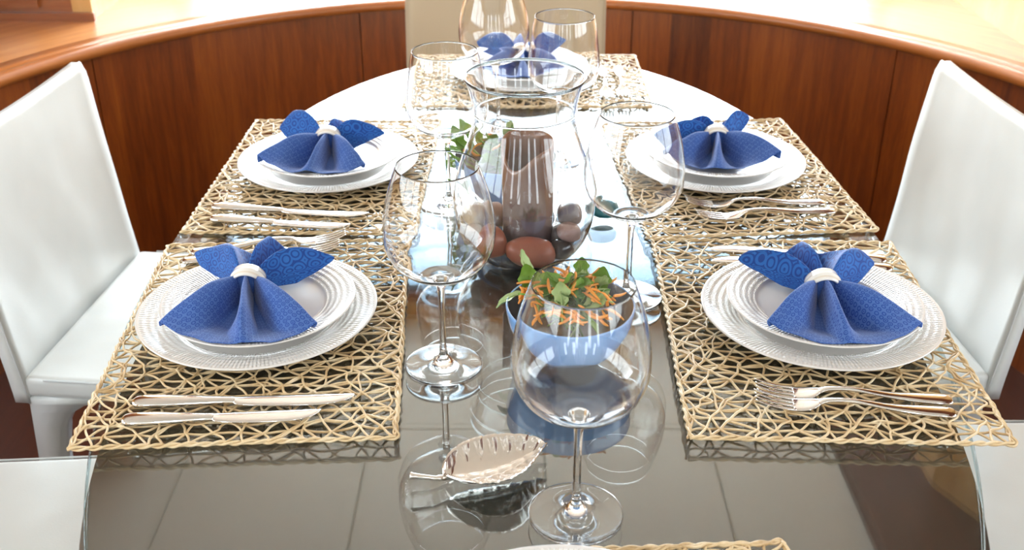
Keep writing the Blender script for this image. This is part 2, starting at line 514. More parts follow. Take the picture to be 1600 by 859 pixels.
# ------------------------------------------------------------------ table
TCX, TCY, TA, TB, TN = .02, 1.30, .485, .92, 2.15
def superell(a, b, n_=TN, cnt=180):
    o = []
    for k in range(cnt):
        t = 2*PI*k/cnt
        c_, s_ = math.cos(t), math.sin(t)
        o.append((math.copysign(abs(c_)**(2/n_), c_)*a, math.copysign(abs(s_)**(2/n_), s_)*b))
    return o
def slab(out, z0, z1, bev=.0012):
    cnt = len(out)
    vs, fs = [], []
    def ringv(off, z):
        st = len(vs)
        for (x, y) in out:
            L = math.hypot(x, y); vs.append((x*(1-off/L), y*(1-off/L), z))
        return st
    r = [ringv(bev, z0), ringv(0, z0+bev), ringv(0, z1-bev), ringv(bev, z1)]
    for a, b in zip(r, r[1:]):
        for k in range(cnt): fs.append((a+k, a+(k+1) % cnt, b+(k+1) % cnt, b+k))
    fs.append(tuple(r[3]+k for k in range(cnt)))
    fs.append(tuple(r[0]+k for k in reversed(range(cnt))))
    me = mesh('slab', vs, fs, smooth=False)
    return me
table = thing('dining_table', 'long oval dining table with clear glass top over a glossy grey panel', 'table', (TCX, TCY, 0))
g = slab(superell(TA, TB), T-.0095, T)
g.materials.append(M['table_glass']); g.materials.append(M['glass_edge'])
for p in g.polygons[:-2]: p.material_index = 1
obj('glass_top', g, None, table)
def panel_out():
    o = []
    for (x, y) in superell(.455, .86, 2.9): o.append((x, y))
    return o
obj('grey_panel', slab(panel_out(), T-.03, T-.0100, .001), M['table_panel'], table)
for sy in (-.45, .45):
    obj('pedestal', box(-.13, .13, sy-.09, sy+.09, .03, T-.0301, .01), M['table_panel'], table)
    obj('foot_plate', box(-.18, .18, sy-.2, sy+.2, 0, .03, .006), M['table_panel'], table)

# ------------------------------------------------------------------ chairs
def chair_meshes(w=.45, d=.46):
    """chair faces +x; origin on the floor under the middle of the back edge"""
    out = {}
    h = w/2
    out['seat'] = box(-.005, d, -h, h, .425, .462, .012, 3)
    # backrest as a lofted sheet with thickness
    nu, nv = 24, 22
    vs, fs = [], []
    def P(u, v, side):
        # u -1..1 across, v 0..1 up ; side 0 front, 1 rear
        z = .415 + .418*v
        lean = -.010 - .040*v**1.25
        bow = -.014*(1-u*u)*math.sin(PI*v)
        hw = h*(1 - .012*v)
        rc = 0
        if v > .93:
            k = (v-.93)/.07
            rc = .010*(1-math.sqrt(max(0, 1-k*k)))
        th = .020 - .008*v
        bow += (1-v**3)*.009*noise.noise(Vector((u*1.1, v*1.3, 2.7))) + (1-v**3)*.005*noise.noise(Vector((u*2.6+v*1.5, v*2.2, 7.1)))
        x = lean + bow - (th if side else 0) + .006*(abs(u)**6)*(0 if side else 1)
        return Vector((x, u*(hw-rc), z - .006*(1-u*u)*v))
    for side in (0, 1):
        for j in range(nv+1):
            for i in range(nu+1):
                vs.append(P(-1+2*i/nu, j/nv, side))
    W = nu+1; S = W*(nv+1)
    for j in range(nv):
        for i in range(nu):
            a = j*W+i
            fs.append((a, a+1, a+W+1, a+W)); fs.append((S+a, S+a+W, S+a+W+1, S+a+1))
    for j in range(nv):
        a = j*W; fs.append((a, a+W, S+a+W, S+a)); a = j*W+nu; fs.append((a, S+a, S+a+W, a+W))
    for i in range(nu):
        a = i; fs.append((a, S+a, S+a+1, a+1)); a = nv*W+i; fs.append((a, a+1, S+a+1, S+a))
    me = mesh('backrest', vs, fs)
    out['backrest'] = me
    def leg(sx, sy):
        # tapering leather-clad leg with the curved shoulder under the seat
        vs, fs = [], []
        x_out = -.005 if sx < 0 else d
        y_out = sy*h
        zs = [0, .1, .22, .32, .37, .395, .412, .4255]
        ex = [.034, .038, .043, .048, .054, .066, .090, .130]
        ey = [.026, .028, .031, .034, .036, .038, .040, .042]
        for z, a, b in zip(zs, ex, ey):
            spl = (.03*(1-z/.4255)) * (-1 if sx < 0 else .3)
            xo = x_out + spl; xi = xo - math.copysign(a, sx); yi = y_out - sy*b
            vs += [(xo, y_out, z), (xi, y_out, z), (xi, yi, z), (xo, yi, z)]
        for k in range(len(zs)-1):
            for j in range(4):
                j2 = (j+1) % 4
                fs.append((k*4+j, k*4+j2, (k+1)*4+j2, (k+1)*4+j))
        fs.append((3, 2, 1, 0)); b = (len(zs)-1)*4; fs.append((b, b+1, b+2, b+3))
        bm = bmesh.new(); me = mesh('leg', vs, fs, smooth=False); bm.from_mesh(me)
        bmesh.ops.recalc_face_normals(bm, faces=bm.faces[:])
        vert_edges = [e for e in bm.edges if abs(e.verts[0].co.z-e.verts[1].co.z) > .005]
        bmesh.ops.bevel(bm, geom=vert_edges, offset=.006, segments=2, affect='EDGES')
        bm.to_mesh(me); bm.free()
        for p in me.polygons: p.use_smooth = True
        return me
    out['legs'] = [leg(-1, -1), leg(-1, 1), leg(1, -1), leg(1, 1)]
    # seams: round the seat edge and up the backrest sides
    v, f = tube([(.03, -h-.0003, .4600), (d-.02, -h-.0003, .4600), (d-.006, -h+.006, .4600), (d+.0003, -h+.02, .4600), (d+.0003, h-.02, .4600), (d-.006, h-.006, .4600), (d-.02, h+.0003, .4600), (.03, h+.0003, .4600)], .0016, 6)
    for sy in (-1, 1):
        pth = [P(sy*1.0, v_/14, 0) + Vector((-.002, sy*.0004, 0)) for v_ in range(15)]
        tube(pth, .0018, 6, True, v, f)
    tube([P(-1+2*k/16, 1, 0) + Vector((-.002, 0, .0004)) for k in range(17)], .0018, 6, True, v, f)
    out['seam'] = mesh('seam', v, f)
    return out
def make_chair(name, label, loc, rz, meshes, mats, group=None):
    t = thing(name, label, 'chair', loc, rz, group)
    obj('seat', meshes['seat'], mats[0], t)
    obj('backrest', meshes['backrest'], mats[0], t)
    for lm in meshes['legs']: obj('leg', lm, mats[0], t)
    obj('seam_piping', meshes['seam'], mats[1], t)
    return t
CM = chair_meshes()
white = (M['leather'], M['seam'])
ang = math.atan2(-.035, .44)
c1 = make_chair('dining_chair', 'white leather dining chair on the left with its tall back and seat in view', (-.735, 1.645, 0), R(-6), CM, white)
c2 = copy_tree(c1); c2['label'] = 'white leather dining chair on the right with its tall back and seat in view'
c2.location = (.728, 1.655, 0); c2.rotation_euler = (0, 0, R(180+4.5))
c3 = copy_tree(c1); c3['label'] = 'white leather chair at the lower left corner showing only a corner of its seat'
c3.location = (-.80, .985, 0); c3.rotation_euler = (0, 0, R(4))
c4 = copy_tree(c1); c4['label'] = 'white leather chair at the lower right edge showing only a sliver of its seat'
c4.location = (.825, 1.085, 0); c4.rotation_euler = (0, 0, R(180))
HM = chair_meshes(.475, .46)
make_chair('dining_chair', 'leather chair at the far head of the table, its backlit shade coloured in as beige, before the curved wood wall', (-.015, 2.53, 0), R(-90), HM, (M['shaded_leather'], M['shaded_seam']))

# ------------------------------------------------------------------ placemats
def placemat_mesh(w, l, seed):
    """woven paper rope net, w along x, l along y, centre origin, z from 0"""
    rnd = random.Random(seed)
    nx, ny = max(3, round(w/.0255)), max(3, round(l/.0165))
    dx, dy = w/nx, l/ny
    N = {}
    for j in range(ny+1):
        for i in range(-1, nx+2):
            off = .5*dx if j % 2 else 0
            x = -w/2 + i*dx + off; y = -l/2 + j*dy
            if 0 < j < ny: y += rnd.uniform(-.26, .26)*dy
            x += rnd.uniform(-.28, .28)*dx
            x = max(-w/2, min(w/2, x))
            N[i, j] = (x, y)
    V, F = [], []
    def strand(pts, rad, z0, wob=.0016):
        if len(pts) < 2: return
        P = [(x + rnd.uniform(-wob, wob), y + rnd.uniform(-wob, wob), z0 + rnd.uniform(-.0004, .0007)) for x, y in pts]
        Q = [P[0]]
        for a, b in zip(P, P[1:]):
            if math.hypot(b[0]-a[0], b[1]-a[1]) > .009:
                Q.append(((a[0]+b[0])/2 + rnd.uniform(-.0024, .0024), (a[1]+b[1])/2 + rnd.uniform(-.0020, .0020), z0))
            Q.append(b)
        P = [(max(-w/2, min(w/2, x)), max(-l/2, min(l/2, y)), z) for x, y, z in Q]
        P = smooth_prof(P, 3)
        P = [(p[0], p[1], max(rad, p[2])) for p in P]
        tube(P, rad, 5, True, V, F)
    rr = .00142
    for j in range(0, ny+1):
        row = [N[i, j] for i in range(-1, nx+2)]
        row = [p for k, p in enumerate(row) if k == 0 or p[0] > row[k-1][0]+1e-5]
        strand(row, rr, .0020)
        if j not in (0, ny) and j % 3 != 1:
            strand([(x, y + (.0032 if k % 2 else -.0024) + rnd.uniform(-.0012, .0012)) for k, (x, y) in enumerate(row)], rr*.85, .0030)
    # two diagonal families zig-zag through the nodes, broken here and there
    for fam in (0, 1):
        for i0 in range(-1, nx+2):
            i = i0; pts = []
            lean = 0
            for j in range(ny+1):
                if (i, j) in N: pts.append(N[i, j])
                # straight diagonals for 2-4 rows, then turn back
                step_right = (fam == 0) ^ ((j // 4) % 2 == 1)
                if j % 2: i = i + 1 if step_right else i
                else: i = i if step_right else i - 1
                i = max(-1, min(nx+1, i))
            k = 0
            while k < len(pts)-2:
                ln = rnd.randint(5, 14)
                strand(pts[k:k+ln+1], rr*rnd.uniform(.85, 1.05), rnd.choice((.0028, .0038)), .0024)
                k += ln
    # loose short crossings
    for _ in range(int(nx*ny*.16)):
        i = rnd.randint(0, nx-1); j = rnd.randint(0, ny-3)
        a = N[i, j]; b = N[min(nx, i+rnd.choice((0, 1))), min(ny, j+2)]
        m = ((a[0]+b[0])/2 + rnd.uniform(-.004, .004), (a[1]+b[1])/2)
        strand([a, m, b], rr*.8, .0036, .001)
    # twisted border
    per = []
    for k in range(24): per.append((-w/2 + w*k/24, -l/2))
    for k in range(32): per.append((w/2, -l/2 + l*k/32))
    for k in range(24): per.append((w/2 - w*k/24, l/2))
    for k in range(33): per.append((-w/2, l/2 - l*k/32))
    per = [(x + rnd.uniform(-.0010, .0010), y + rnd.uniform(-.0010, .0010)) for x, y in per]
    fine = smooth_prof([(x, y, 0) for x, y in per], 5)
    for ph in (0, PI):
        pts = []
        for k, (x, y, _) in enumerate(fine):
            a = k*.55 + ph
            cx, cy = (x/w*2, y/l*2)
            nxn, nyn = (math.copysign(1, cx), 0) if abs(cx) > abs(cy) else (0, math.copysign(1, cy))
            pts.append((x + nxn*.0017*math.cos(a), y + nyn*.0017*math.cos(a), .0030 + .0016*math.sin(a)))
        tube(pts, .0015, 5, True, V, F)
    return mesh('placemat', V, F)
MAT_A = placemat_mesh(.322, .452, 3); MAT_B = placemat_mesh(.322, .452, 8)
GM = 'woven placemats under the place settings'
def mat(label, me, x, y, rz):
    return tag(obj('placemat', me, M['straw'], None, (x, y, T+.0002), R(rz)), label, 'placemat', GM)
mat('open-weave straw placemat at the front left under two knives, hanging past the glass edge', MAT_A, -.290, 1.102, 3.4)
mat('open-weave straw placemat at the front right under two forks, hanging past the glass edge', MAT_B, .346, 1.106, -1.8)
mat('open-weave straw placemat behind on the left, beneath the farther left plate', MAT_B, -.292, 1.583, 178.8)
mat('open-weave straw placemat behind on the right, beneath the farther right plate', MAT_A, .330, 1.580, 184.5)
mat('straw placemat at the far head of the table before the far chair', MAT_B, .028, 2.045, 90)
mat('straw placemat at the near end, only its back edge showing at the bottom', MAT_A, .021, .559, 93.4)

# ------------------------------------------------------------------ plates
ch = smooth_prof([(0, .0035), (.05, .0035), (.088, .0040), (.098, .0085), (.115, .0135), (.1385, .0172)], 6)
ch += [(.1400, .0168), (.1395, .0155)] + smooth_prof([(.134, .0128), (.112, .0095), (.098, .0045), (.085, .0006), (.078, .0)], 4) + [(.06, .0008), (0, .0008)]
CH = mesh('charger', *lathe(ch, 128))
pl = smooth_prof([(0, .0040), (.045, .0040), (.072, .0050), (.080, .0085), (.095, .0135), (.1120, .0165)], 6)
pl += [(.1132, .0160), (.1125, .0148)] + smooth_prof([(.105, .0120), (.090, .0080), (.078, .0030), (.062, .0006), (.056, .0)], 4) + [(.04, .0008), (0, .0008)]
PL = mesh('dinner_plate', *lathe(pl, 112))
MZ = .0052
def plates(x, y, where, dx=.002, dy=-.001):
    tag(obj('charger_plate', CH, M['charger'], None, (x, y, T+MZ), 0), 'large embossed white charger plate ' + where[0], 'plate', 'embossed chargers at each place')
    tag(obj('dinner_plate', PL, M['plate'], None, (x+dx, y+dy, T+MZ+.0138), .4), 'smaller embossed white plate ' + where[1], 'plate', 'smaller plates on the chargers')
SET = {'LF': (-.300, 1.120), 'RF': (.365, 1.119), 'LB': (-.288, 1.595), 'RB': (.318, 1.595), 'FH': (.020, 2.055), 'NH': (.040, .569)}
plates(*SET['LF'], ('at the front left setting, on the placemat with knives', 'holding the front left napkin, resting on its charger'))
plates(*SET['RF'], ('at the front right setting, on the placemat with forks', 'holding the front right napkin, resting on its charger'))
plates(*SET['LB'], ('at the farther left setting, washed in window light', 'under the farther left napkin, on its charger'))
plates(*SET['RB'], ('at the farther right setting behind a wine glass', 'under the farther right napkin, on its charger'))
plates(*SET['FH'], ('at the far head of the table, behind the vase rim', 'at the far head under the napkin before the far chair'))
tag(obj('charger_plate', CH, M['charger'], None, (*SET['NH'], T+MZ), 0), 'white charger plate at the near end, only its top rim showing at the bottom', 'plate', 'embossed chargers at each place')

# ------------------------------------------------------------------ napkins
def fan(starts, ends, nu, nv, flare, side, uvoff, curl=0.0, seed=1, bulge=None):
    """cloth lofted between spines; starts/ends are lists of points across the fold"""
    S = smooth_prof(starts, nu); Ee = smooth_prof(ends, nu)
    lin = [Vector(ends[k//nu]).lerp(Vector(ends[min(k//nu+1, len(ends)-1)]), (k % nu)/nu) for k in range(len(Ee))]
    Ee = [Vector(a_)*.3 + b_*.7 for a_, b_ in zip(Ee, lin)]
    Bg = smooth_prof([(b,) for b in bulge], nu)
    n = len(S)
    acc = [0]
    for a, b in zip(Ee, Ee[1:]): acc.append(acc[-1] + (Vector(a)-Vector(b)).length)
    vs, uv, fs = [], [], []
    for i in range(n):
        a, b = Vector(S[i]), Vector(Ee[i])
        L = (b-a).length
        for j in range(nv+1):
            t = j/nv
            p = a.lerp(b, t)
            g = t**flare
            q = a.lerp(b, g)                       # fold opens slowly near the ring
            p = Vector((p.x*.55+q.x*.45, p.y*.9+q.y*.1, a.z + (b.z-a.z)*t))
            p.z += Bg[i][0]*math.sin(PI*t**(.55 if Bg[i][0] < 0 else .9))
            rad_ = math.hypot(p.x-.002, p.y+.001)
            for (r0, z0_), (r1, z1_) in zip(((0, .0256), (.066, .0256), (.078, .0305), (.093, .0352), (.112, .0375)), ((.066, .0256), (.078, .0305), (.093, .0352), (.112, .0375), (.3, .0375))):
                if r0 <= rad_ <= r1: p.z = max(p.z, z0_ + (z1_-z0_)*(rad_-r0)/(r1-r0))
            p += Vector((noise.noise((p.x*30+seed, p.y*30, 0)), noise.noise((p.y*30, p.x*30, seed)), noise.noise((p.x*40, seed, p.y*40)))) * .0022 * t
            vs.append(p)
            uv.append((uvoff + acc[i]*1.0, (10 if side else 0) + t*L))
    W = nv+1
    for i in range(n-1):
        for j in range(nv):
            a = i*W+j
            fs.append((a, a+1, a+W+1, a+W))
    return vs, uv, fs
def napkin(label, cx, cy, ring, front, back, ringlabel, seed):
    """coordinates relative to plate centre, z above the table"""
    rx, ry, rz_ = ring
    root = thing('napkin', label, 'napkin', (cx, cy, T), 0, 'blue napkins folded through rings')
    L, B, Rr = [Vector(p) for p in front]
    fl = .0335
    d = lambda a, b, t: Vector(a).lerp(Vector(b), t)
    mid = Vector((rx, ry-.006, rz_))
    # front half: left edge, valley, ridge, valley, right edge
    off = Vector((0, -.004, 0))
    c = Vector(ring)+Vector((0, -.004, 0))
    st = [c+Vector((-.0160, 0, .000)), c+Vector((-.0140, 0, .008)), c+Vector((-.0085, 0, .009)), c+Vector((-.0060, 0, -.012)), c+Vector((-.0030, -.001, .004)), c+Vector((0, -.001, .0135)),
          c+Vector((.0030, -.001, .004)), c+Vector((.0060, 0, -.012)), c+Vector((.0085, 0, .009)), c+Vector((.0140, 0, .008)), c+Vector((.0160, 0, .000))]
    e_l = L; e_r = Rr
    en = [e_l+Vector((.002, -.007, -.006)), e_l+Vector((0, 0, .006)), d(L, B, .30)+Vector((-.002, -.010, .001)), d(L, B, .66)+Vector((-.002, -.012, .001)), d(L, B, .86)+Vector((-.001, -.004, .002)), d(L, B, .98)+Vector((0, .001, .004)),
          d(B, Rr, .12)+Vector((.002, -.002, .002)), d(B, Rr, .36)+Vector((.003, -.012, .001)), d(B, Rr, .68)+Vector((.003, -.010, .001)), e_r+Vector((0, 0, .006)), e_r+Vector((-.002, -.007, -.006))]
    BF = [.004, .014, .004, -.026, -.006, .011, -.006, -.027, .003, .014, .004]
    BK = [-.004, .0, .013, -.024, .012, -.024, .013, .0, -.004]
    for q in en: q.z = max(q.z, fl)
    v1, u1, f1 = fan(st, en, 6, 22, 1.6, 0, seed*.3, .004, seed, BF)
    me = mesh('napkin_front', v1, f1, u1)
    o1 = obj('front_fan', me, M['napkin'], root)
    c = Vector(ring)+Vector((0, .006, 0))
    k = [(-.0150, -.006), (-.0160, .002), (-.0105, .012), (-.0065, .001), (0, .013), (.0065, .001), (.0105, .012), (.0160, .002), (.0150, -.006)]
    st = [c+Vector((a, 0, b)) for a, b in k]
    en = [Vector(p) for p in back]
    v2, u2, f2 = fan(st, en, 6, 20, 1.25, 1, seed*.7, .004, seed+9, BK)
    o2 = obj('back_lobes', mesh('napkin_back', v2, f2, u2), M['napkin'], root)
    for o in (o1, o2):
        s = o.modifiers.new('thickness', 'SOLIDIFY'); s.thickness = .0013; s.offset = 0
        sb = o.modifiers.new('smooth', 'SUBSURF'); sb.levels = 1; sb.render_levels = 1
    # gathered knot of cloth inside the ring
    pth = [Vector(ring)+Vector((0, t, 0)) for t in (-.010, -.004, .003, .010)]
    v, f = tube(pth, [.0125, .0135, .0135, .0125], 14)
    v = [Vector((p.x, p.y, p.z)) for p in v]
    obj('gathered_centre', mesh('gather', v, f, [(p.x*3, p.z*3) for p in v]), M['napkin'], root)
    # ring: stacked band standing round the gather, axis along y and tipped a little
    prof = []
    for q in range(17):
        a = 2*PI*q/16
        prof.append((.0185 + .0026*math.cos(a) + (.0006*math.cos(5*a)), .0100*math.sin(a)))
    v, f, u = lathe(prof[:-1]+[prof[0]], 48)
    v = [Vector((p[0], p[2], p[1])) for p in v]
    ringo = obj('napkin_ring', mesh('ring', v, f, u), M['ring'], None, (cx+rx, cy+ry, T+rz_+.0005))
    ringo.rotation_euler = (R(14), 0, 0)
    tag(ringo, ringlabel, 'napkin ring', 'napkin rings round the blue napkins')
napkin('blue printed napkin fanned on the front left plate', *SET['LF'], (-.013, .017, .045),
       [(-.096, -.067, .034), (.008, -.112, .034), (.083, -.071, .034)],
       [(-.084, .070, .034), (-.095, .087, .050), (-.047, .076, .067), (-.026, .105, .038), (.001, .085, .072), (.022, .100, .043), (.058, .062, .068), (.083, .068, .050), (.040, .040, .030)],
       'pale striped napkin ring on the front left napkin', 1)
napkin('blue printed napkin fanned on the front right plate', *SET['RF'], (.001, .007, .045),
       [(-.081, -.066, .034), (.003, -.111, .034), (.094, -.070, .034)],
       [(-.040, .030, .032), (-.088, .070, .048), (-.075, .068, .063), (-.034, .090, .040), (-.012, .074, .072), (.019, .095, .043), (.052, .062, .069), (.079, .055, .050), (.037, .022, .030)],
       'pale striped napkin ring on the front right napkin', 2)
napkin('blue printed napkin on the farther left plate, one lobe standing at its left', *SET['LB'], (-.001, .014, .045),
       [(-.098, -.055, .042), (-.015, -.101, .034), (.069, -.076, .034)],
       [(-.065, .035, .032), (-.086, .058, .050), (-.058, .064, .078), (-.022, .066, .045), (.012, .058, .062), (.030, .066, .045), (.061, .036, .064), (.088, .032, .050), (.032, .006, .030)],
       'pale napkin ring on the farther left napkin', 3)
napkin('blue printed napkin on the farther right plate, one lobe pointing up to the right', *SET['RB'], (.004, .022, .045),
       [(-.085, -.030, .036), (-.012, -.092, .034), (.092, -.050, .046)],
       [(-.072, -.010, .032), (-.095, .018, .050), (-.066, .038, .060), (-.043, .070, .046), (-.026, .062, .066), (-.002, .058, .045), (.048, .053, .077), (.064, .066, .062), (.041, .040, .035)],
       'pale napkin ring on the farther right napkin', 4)
napkin('blue printed napkin at the far head of the table seen through the glasses', *SET['FH'], (.0, .010, .045),
       [(-.09, -.062, .034), (.003, -.104, .034), (.09, -.066, .034)],
       [(-.078, .060, .034), (-.095, .080, .052), (-.055, .076, .072), (-.026, .095, .038), (.001, .080, .066), (.022, .095, .043), (.058, .070, .072), (.090, .074, .054), (.046, .045, .030)],
       'pale napkin ring on the far head napkin, behind the vase', 5)

# ------------------------------------------------------------------ cutlery
def loft(secs, seg=12):
    """secs: (x, y, z, halfwidth, halfthick)"""
    vs, fs = [], []
    for (x, y, z, a, b) in secs:
        for k in range(seg):
            t = 2*PI*k/seg
            c_, s_ = math.cos(t), math.sin(t)
            vs.append((x, y + a*math.copysign(abs(c_)**.8, c_), z + b*math.copysign(abs(s_)**.8, s_)))
    for i in range(len(secs)-1):
        for k in range(seg):
            k2 = (k+1) % seg
            fs.append((i*seg+k, (i+1)*seg+k, (i+1)*seg+k2, i*seg+k2))
    fs.append(tuple(range(seg))); fs.append(tuple((len(secs)-1)*seg+k for k in reversed(range(seg))))
    return vs, fs
def knife_meshes(L):
    s = L/.23
    hd = smooth_prof([(0, 0, .0052, .0050, .0028), (.006*s, 0, .0054, .0092, .0042), (.03*s, 0, .0056, .0096, .0044), (.06*s, 0, .0054, .0078, .0038), (.092*s, 0, .0050, .0054, .0032), (.105*s, 0, .0048, .0056, .0030)], 5)
    bl = smooth_prof([(.104*s, 0, .0048, .0055, .0024), (.112*s, -.0012, .0046, .0080, .0013), (.15*s, -.0020, .0046, .0098, .0010), (.195*s, -.0016, .0046, .0098, .0009), (.218*s, .0014, .0046, .0066, .0008), (.229*s, .0056, .0046, .0010, .0006)], 5)
    return mesh('kh', *loft(hd)), mesh('kb', *loft(bl))
def fork_meshes(L):
    s = L/.20
    hd = smooth_prof([(0, 0, .0040, .0040, .0016), (.005*s, 0, .0043, .0088, .0024), (.03*s, 0, .0048, .0086, .0024), (.06*s, 0, .0066, .0056, .0022), (.10*s, 0, .0120, .0032, .0022), (.125*s, 0, .0115, .0034, .0020), (.135*s, 0, .0085, .0062, .0014)], 5)
    hb = smooth_prof([(.134*s, 0, .0088, .0058, .0013), (.142*s, 0, .0060, .0108, .0011), (.152*s, 0, .0046, .0122, .0010), (.160*s, 0, .0046, .0124, .0010)], 5)
    tines = []
    for k in range(4):
        y = -.0100 + k*.00667
        tines.append(loft(smooth_prof([(.158*s, y, .0046, .0024, .0010), (.170*s, y, .0056, .0019, .0010), (.185*s, y, .0090, .0016, .0009), (.199*s, y*.96, .0140, .0008, .0006)], 4), 8))
    return mesh('fh', *loft(hd)), mesh('fhd', *loft(hb)), [mesh('tine', *t_) for t_ in tines]
KM = knife_meshes(.23); KS = knife_meshes(.20); FM = fork_meshes(.205)
def place(name, cat, label, a, b, kind, z=.0048):
    """a = handle end, b = tip (table plane)"""
    rz = math.atan2(b[1]-a[1], b[0]-a[0])
    if kind == 'fork':
        t = thing('dinner_fork', label, 'fork', (a[0], a[1], T+z), rz, 'polished forks laid on the placemats')
        obj('handle', FM[0], M['steel'], t)
        hd = obj('fork_head', FM[1], M['steel'], t)
        for m_ in FM[2]: obj('tine', m_, M['steel'], hd)
    else:
        mm = KM if kind == 'knife' else KS
        t = thing('dinner_knife', label, 'knife', (a[0], a[1], T+z), rz, 'polished knives laid on the placemats')
        obj('handle', mm[0], M['steel'], t)
        obj('blade', mm[1], M['steel'], t)
place(0, 0, 'long steel knife on the front left placemat, the one nearer the plate', (-.394, .938), (-.165, .947), 'knife')
place(0, 0, 'shorter steel knife on the front left placemat, nearest the camera', (-.395, .906), (-.193, .919), 'short')
place(0, 0, 'long steel knife on the farther left placemat, the one nearer the plate', (-.432, 1.433), (-.210, 1.406), 'knife')
place(0, 0, 'steel knife on the farther left placemat, nearest the front placemat', (-.424, 1.392), (-.230, 1.368), 'short')
place(0, 0, 'steel fork on the front right placemat, the one nearer the plate', (.460, .943), (.260, .959), 'fork')
place(0, 0, 'steel fork on the front right placemat, nearest the camera', (.455, .920), (.266, .938), 'fork')
place(0, 0, 'steel fork on the farther right placemat, the one nearer the plate', (.455, 1.448), (.255, 1.440), 'fork')
place(0, 0, 'steel fork on the farther right placemat, nearest the front placemat', (.462, 1.420), (.262, 1.395), 'fork')
place(0, 0, 'steel knife behind the front right plate, its pale blade out to the left', (.488, 1.262), (.262, 1.300), 'knife')
place(0, 0, 'steel knife under the front right napkin lobe, close along the plate rim', (.488, 1.238), (.252, 1.268), 'knife')
place(0, 0, 'steel fork behind the front left plate, the one closest to the napkin lobe', (-.430, 1.262), (-.228, 1.296), 'fork')
place(0, 0, 'steel fork behind the front left plate, the one nearest the farther placemat', (-.425, 1.288), (-.235, 1.328), 'fork')
place(0, 0, 'steel fork at the far head setting, the one nearer the plate', (.178, 2.10), (.174, 1.90), 'fork')
place(0, 0, 'steel fork at the far head setting, at the right edge of the placemat', (.210, 2.105), (.206, 1.905), 'fork')

# ------------------------------------------------------------------ glasses
def glass_meshes(rr, rw, kind):
    h_b = .109
    foot = smooth_prof([(0, .0), (.03, .0), (.0418, .0004), (.0425, .0014), (.0415, .0022), (.025, .0038), (.012, .0070), (.0062, .0125), (.0042, .020)], 5)
    stem = smooth_prof([(.0042, .0200), (.0036, .035), (.0035, .060), (.0037, .085), (.0048, .098), (.0075, .1050), (.0100, .1080)], 6)
    stem = [(0, .0200)] + stem + [(.0098, .1092), (.006, .1120), (0, .1135)]
    foot = foot + [(0, .0200)]
    if kind == 'A':
        o = [(0, .1075), (.012, .1085), (.030, .1160), (rw*.82, .1310), (rw*.965, .1480), (rw, .1640), (rw*.985, .1800), (rw*.92, .2020), (rw*.82, .2220), (rr, .2390)]
    else:
        o = [(0, .1075), (.012, .1085), (.028, .1150), (rw*.80, .1260), (rw*.97, .1420), (rw, .1560), (rw*.985, .1720), (rw*.94, .1920), (rw*.89, .2130), (rr, .2320)]
    out = smooth_prof(o, 6)
    th = .0008
    inner = [(max(0, r-th*(1 if z < .15 else max(.4, 1-(z-.15)*10))), z + (th*2.2 if r < .02 else th*.6 if r < .045 and z < .14 else 0)) for r, z in out]
    inner[-1] = (rr-th*.4, out[-1][1])
    prof = out + [(rr-th*.2, out[-1][1]+th*.2)] + inner[::-1]
    prof[-1] = (0, prof[-1][1])
    return mesh('gfoot', *lathe(foot, 64)), mesh('gstem', *lathe(stem, 32)), mesh('gbowl', *lathe(prof, 96))
GA = glass_meshes(.0424, .0590, 'A'); GB = glass_meshes(.0454, .0555, 'B')
def wineglass(label, x, y, ms):
    t = thing('wine_glass', label, 'glass', (x, y, T+.0001), 0, 'empty stemmed wine glasses')
    obj('foot', ms[0], M['stem_glass'], t)
    obj('stem', ms[1], M['stem_glass'], t)
    obj('bowl', ms[2], M['bowl_glass'], t)
wineglass('empty balloon wine glass nearest the camera, in front of the salad', .058, .774, GA)
wineglass('empty balloon wine glass left of the vase, beside the front left placemat', -.076, 1.024, GA)
wineglass('empty balloon wine glass right of the vase, its foot by the front right placemat', .143, 1.181, GA)
wineglass('empty straight-sided wine glass behind on the left, by the farther left plate', -.092, 1.455, GB)
wineglass('empty balloon wine glass farthest back, cut off by the top of the photo', -.030, 1.790, GA)
wineglass('empty straight-sided wine glass behind the vase rim on the right', .080, 1.640, GB)

# ------------------------------------------------------------------ vase, candle, stones
VX, VY = .016, 1.300
vo = smooth_prof([(0, .0), (.040, .0), (.058, .0035), (.078, .024), (.0905, .055), (.0925, .085), (.0860, .120), (.0745, .155), (.0655, .185), (.0645, .198), (.0655, .208), (.0675, .218), (.0715, .234), (.0755, .243)], 6)
vi = [(max(0, r-.0019), z + (.004 if r < .06 and z < .03 else .0012 if z < .06 else 0)) for r, z in vo]
prof = vo + [(.0755, .2445), (.0746, .2452)] + vi[::-1][1:]
prof[-1] = (0, prof[-1][1])
vase = thing('glass_vase', 'large clear bulbous glass vase holding a candle and pebbles at the table centre', 'vase', (VX, VY, T+.0001))
obj('body', mesh('vase', *lathe(prof, 128)), M['vase_glass'], vase)
def torus(r, z, rad, n=96):
    pr = [(r + rad*math.cos(2*PI*k/12), z + rad*math.sin(2*PI*k/12)) for k in range(12)]
    return mesh('torus', *lathe(pr+[pr[0]], n))
obj('rim', torus(.0752, .2448, .0013), M['vase_rim'], vase)
obj('neck_ring', torus(.0650, .2000, .0012), M['vase_rim'], vase)
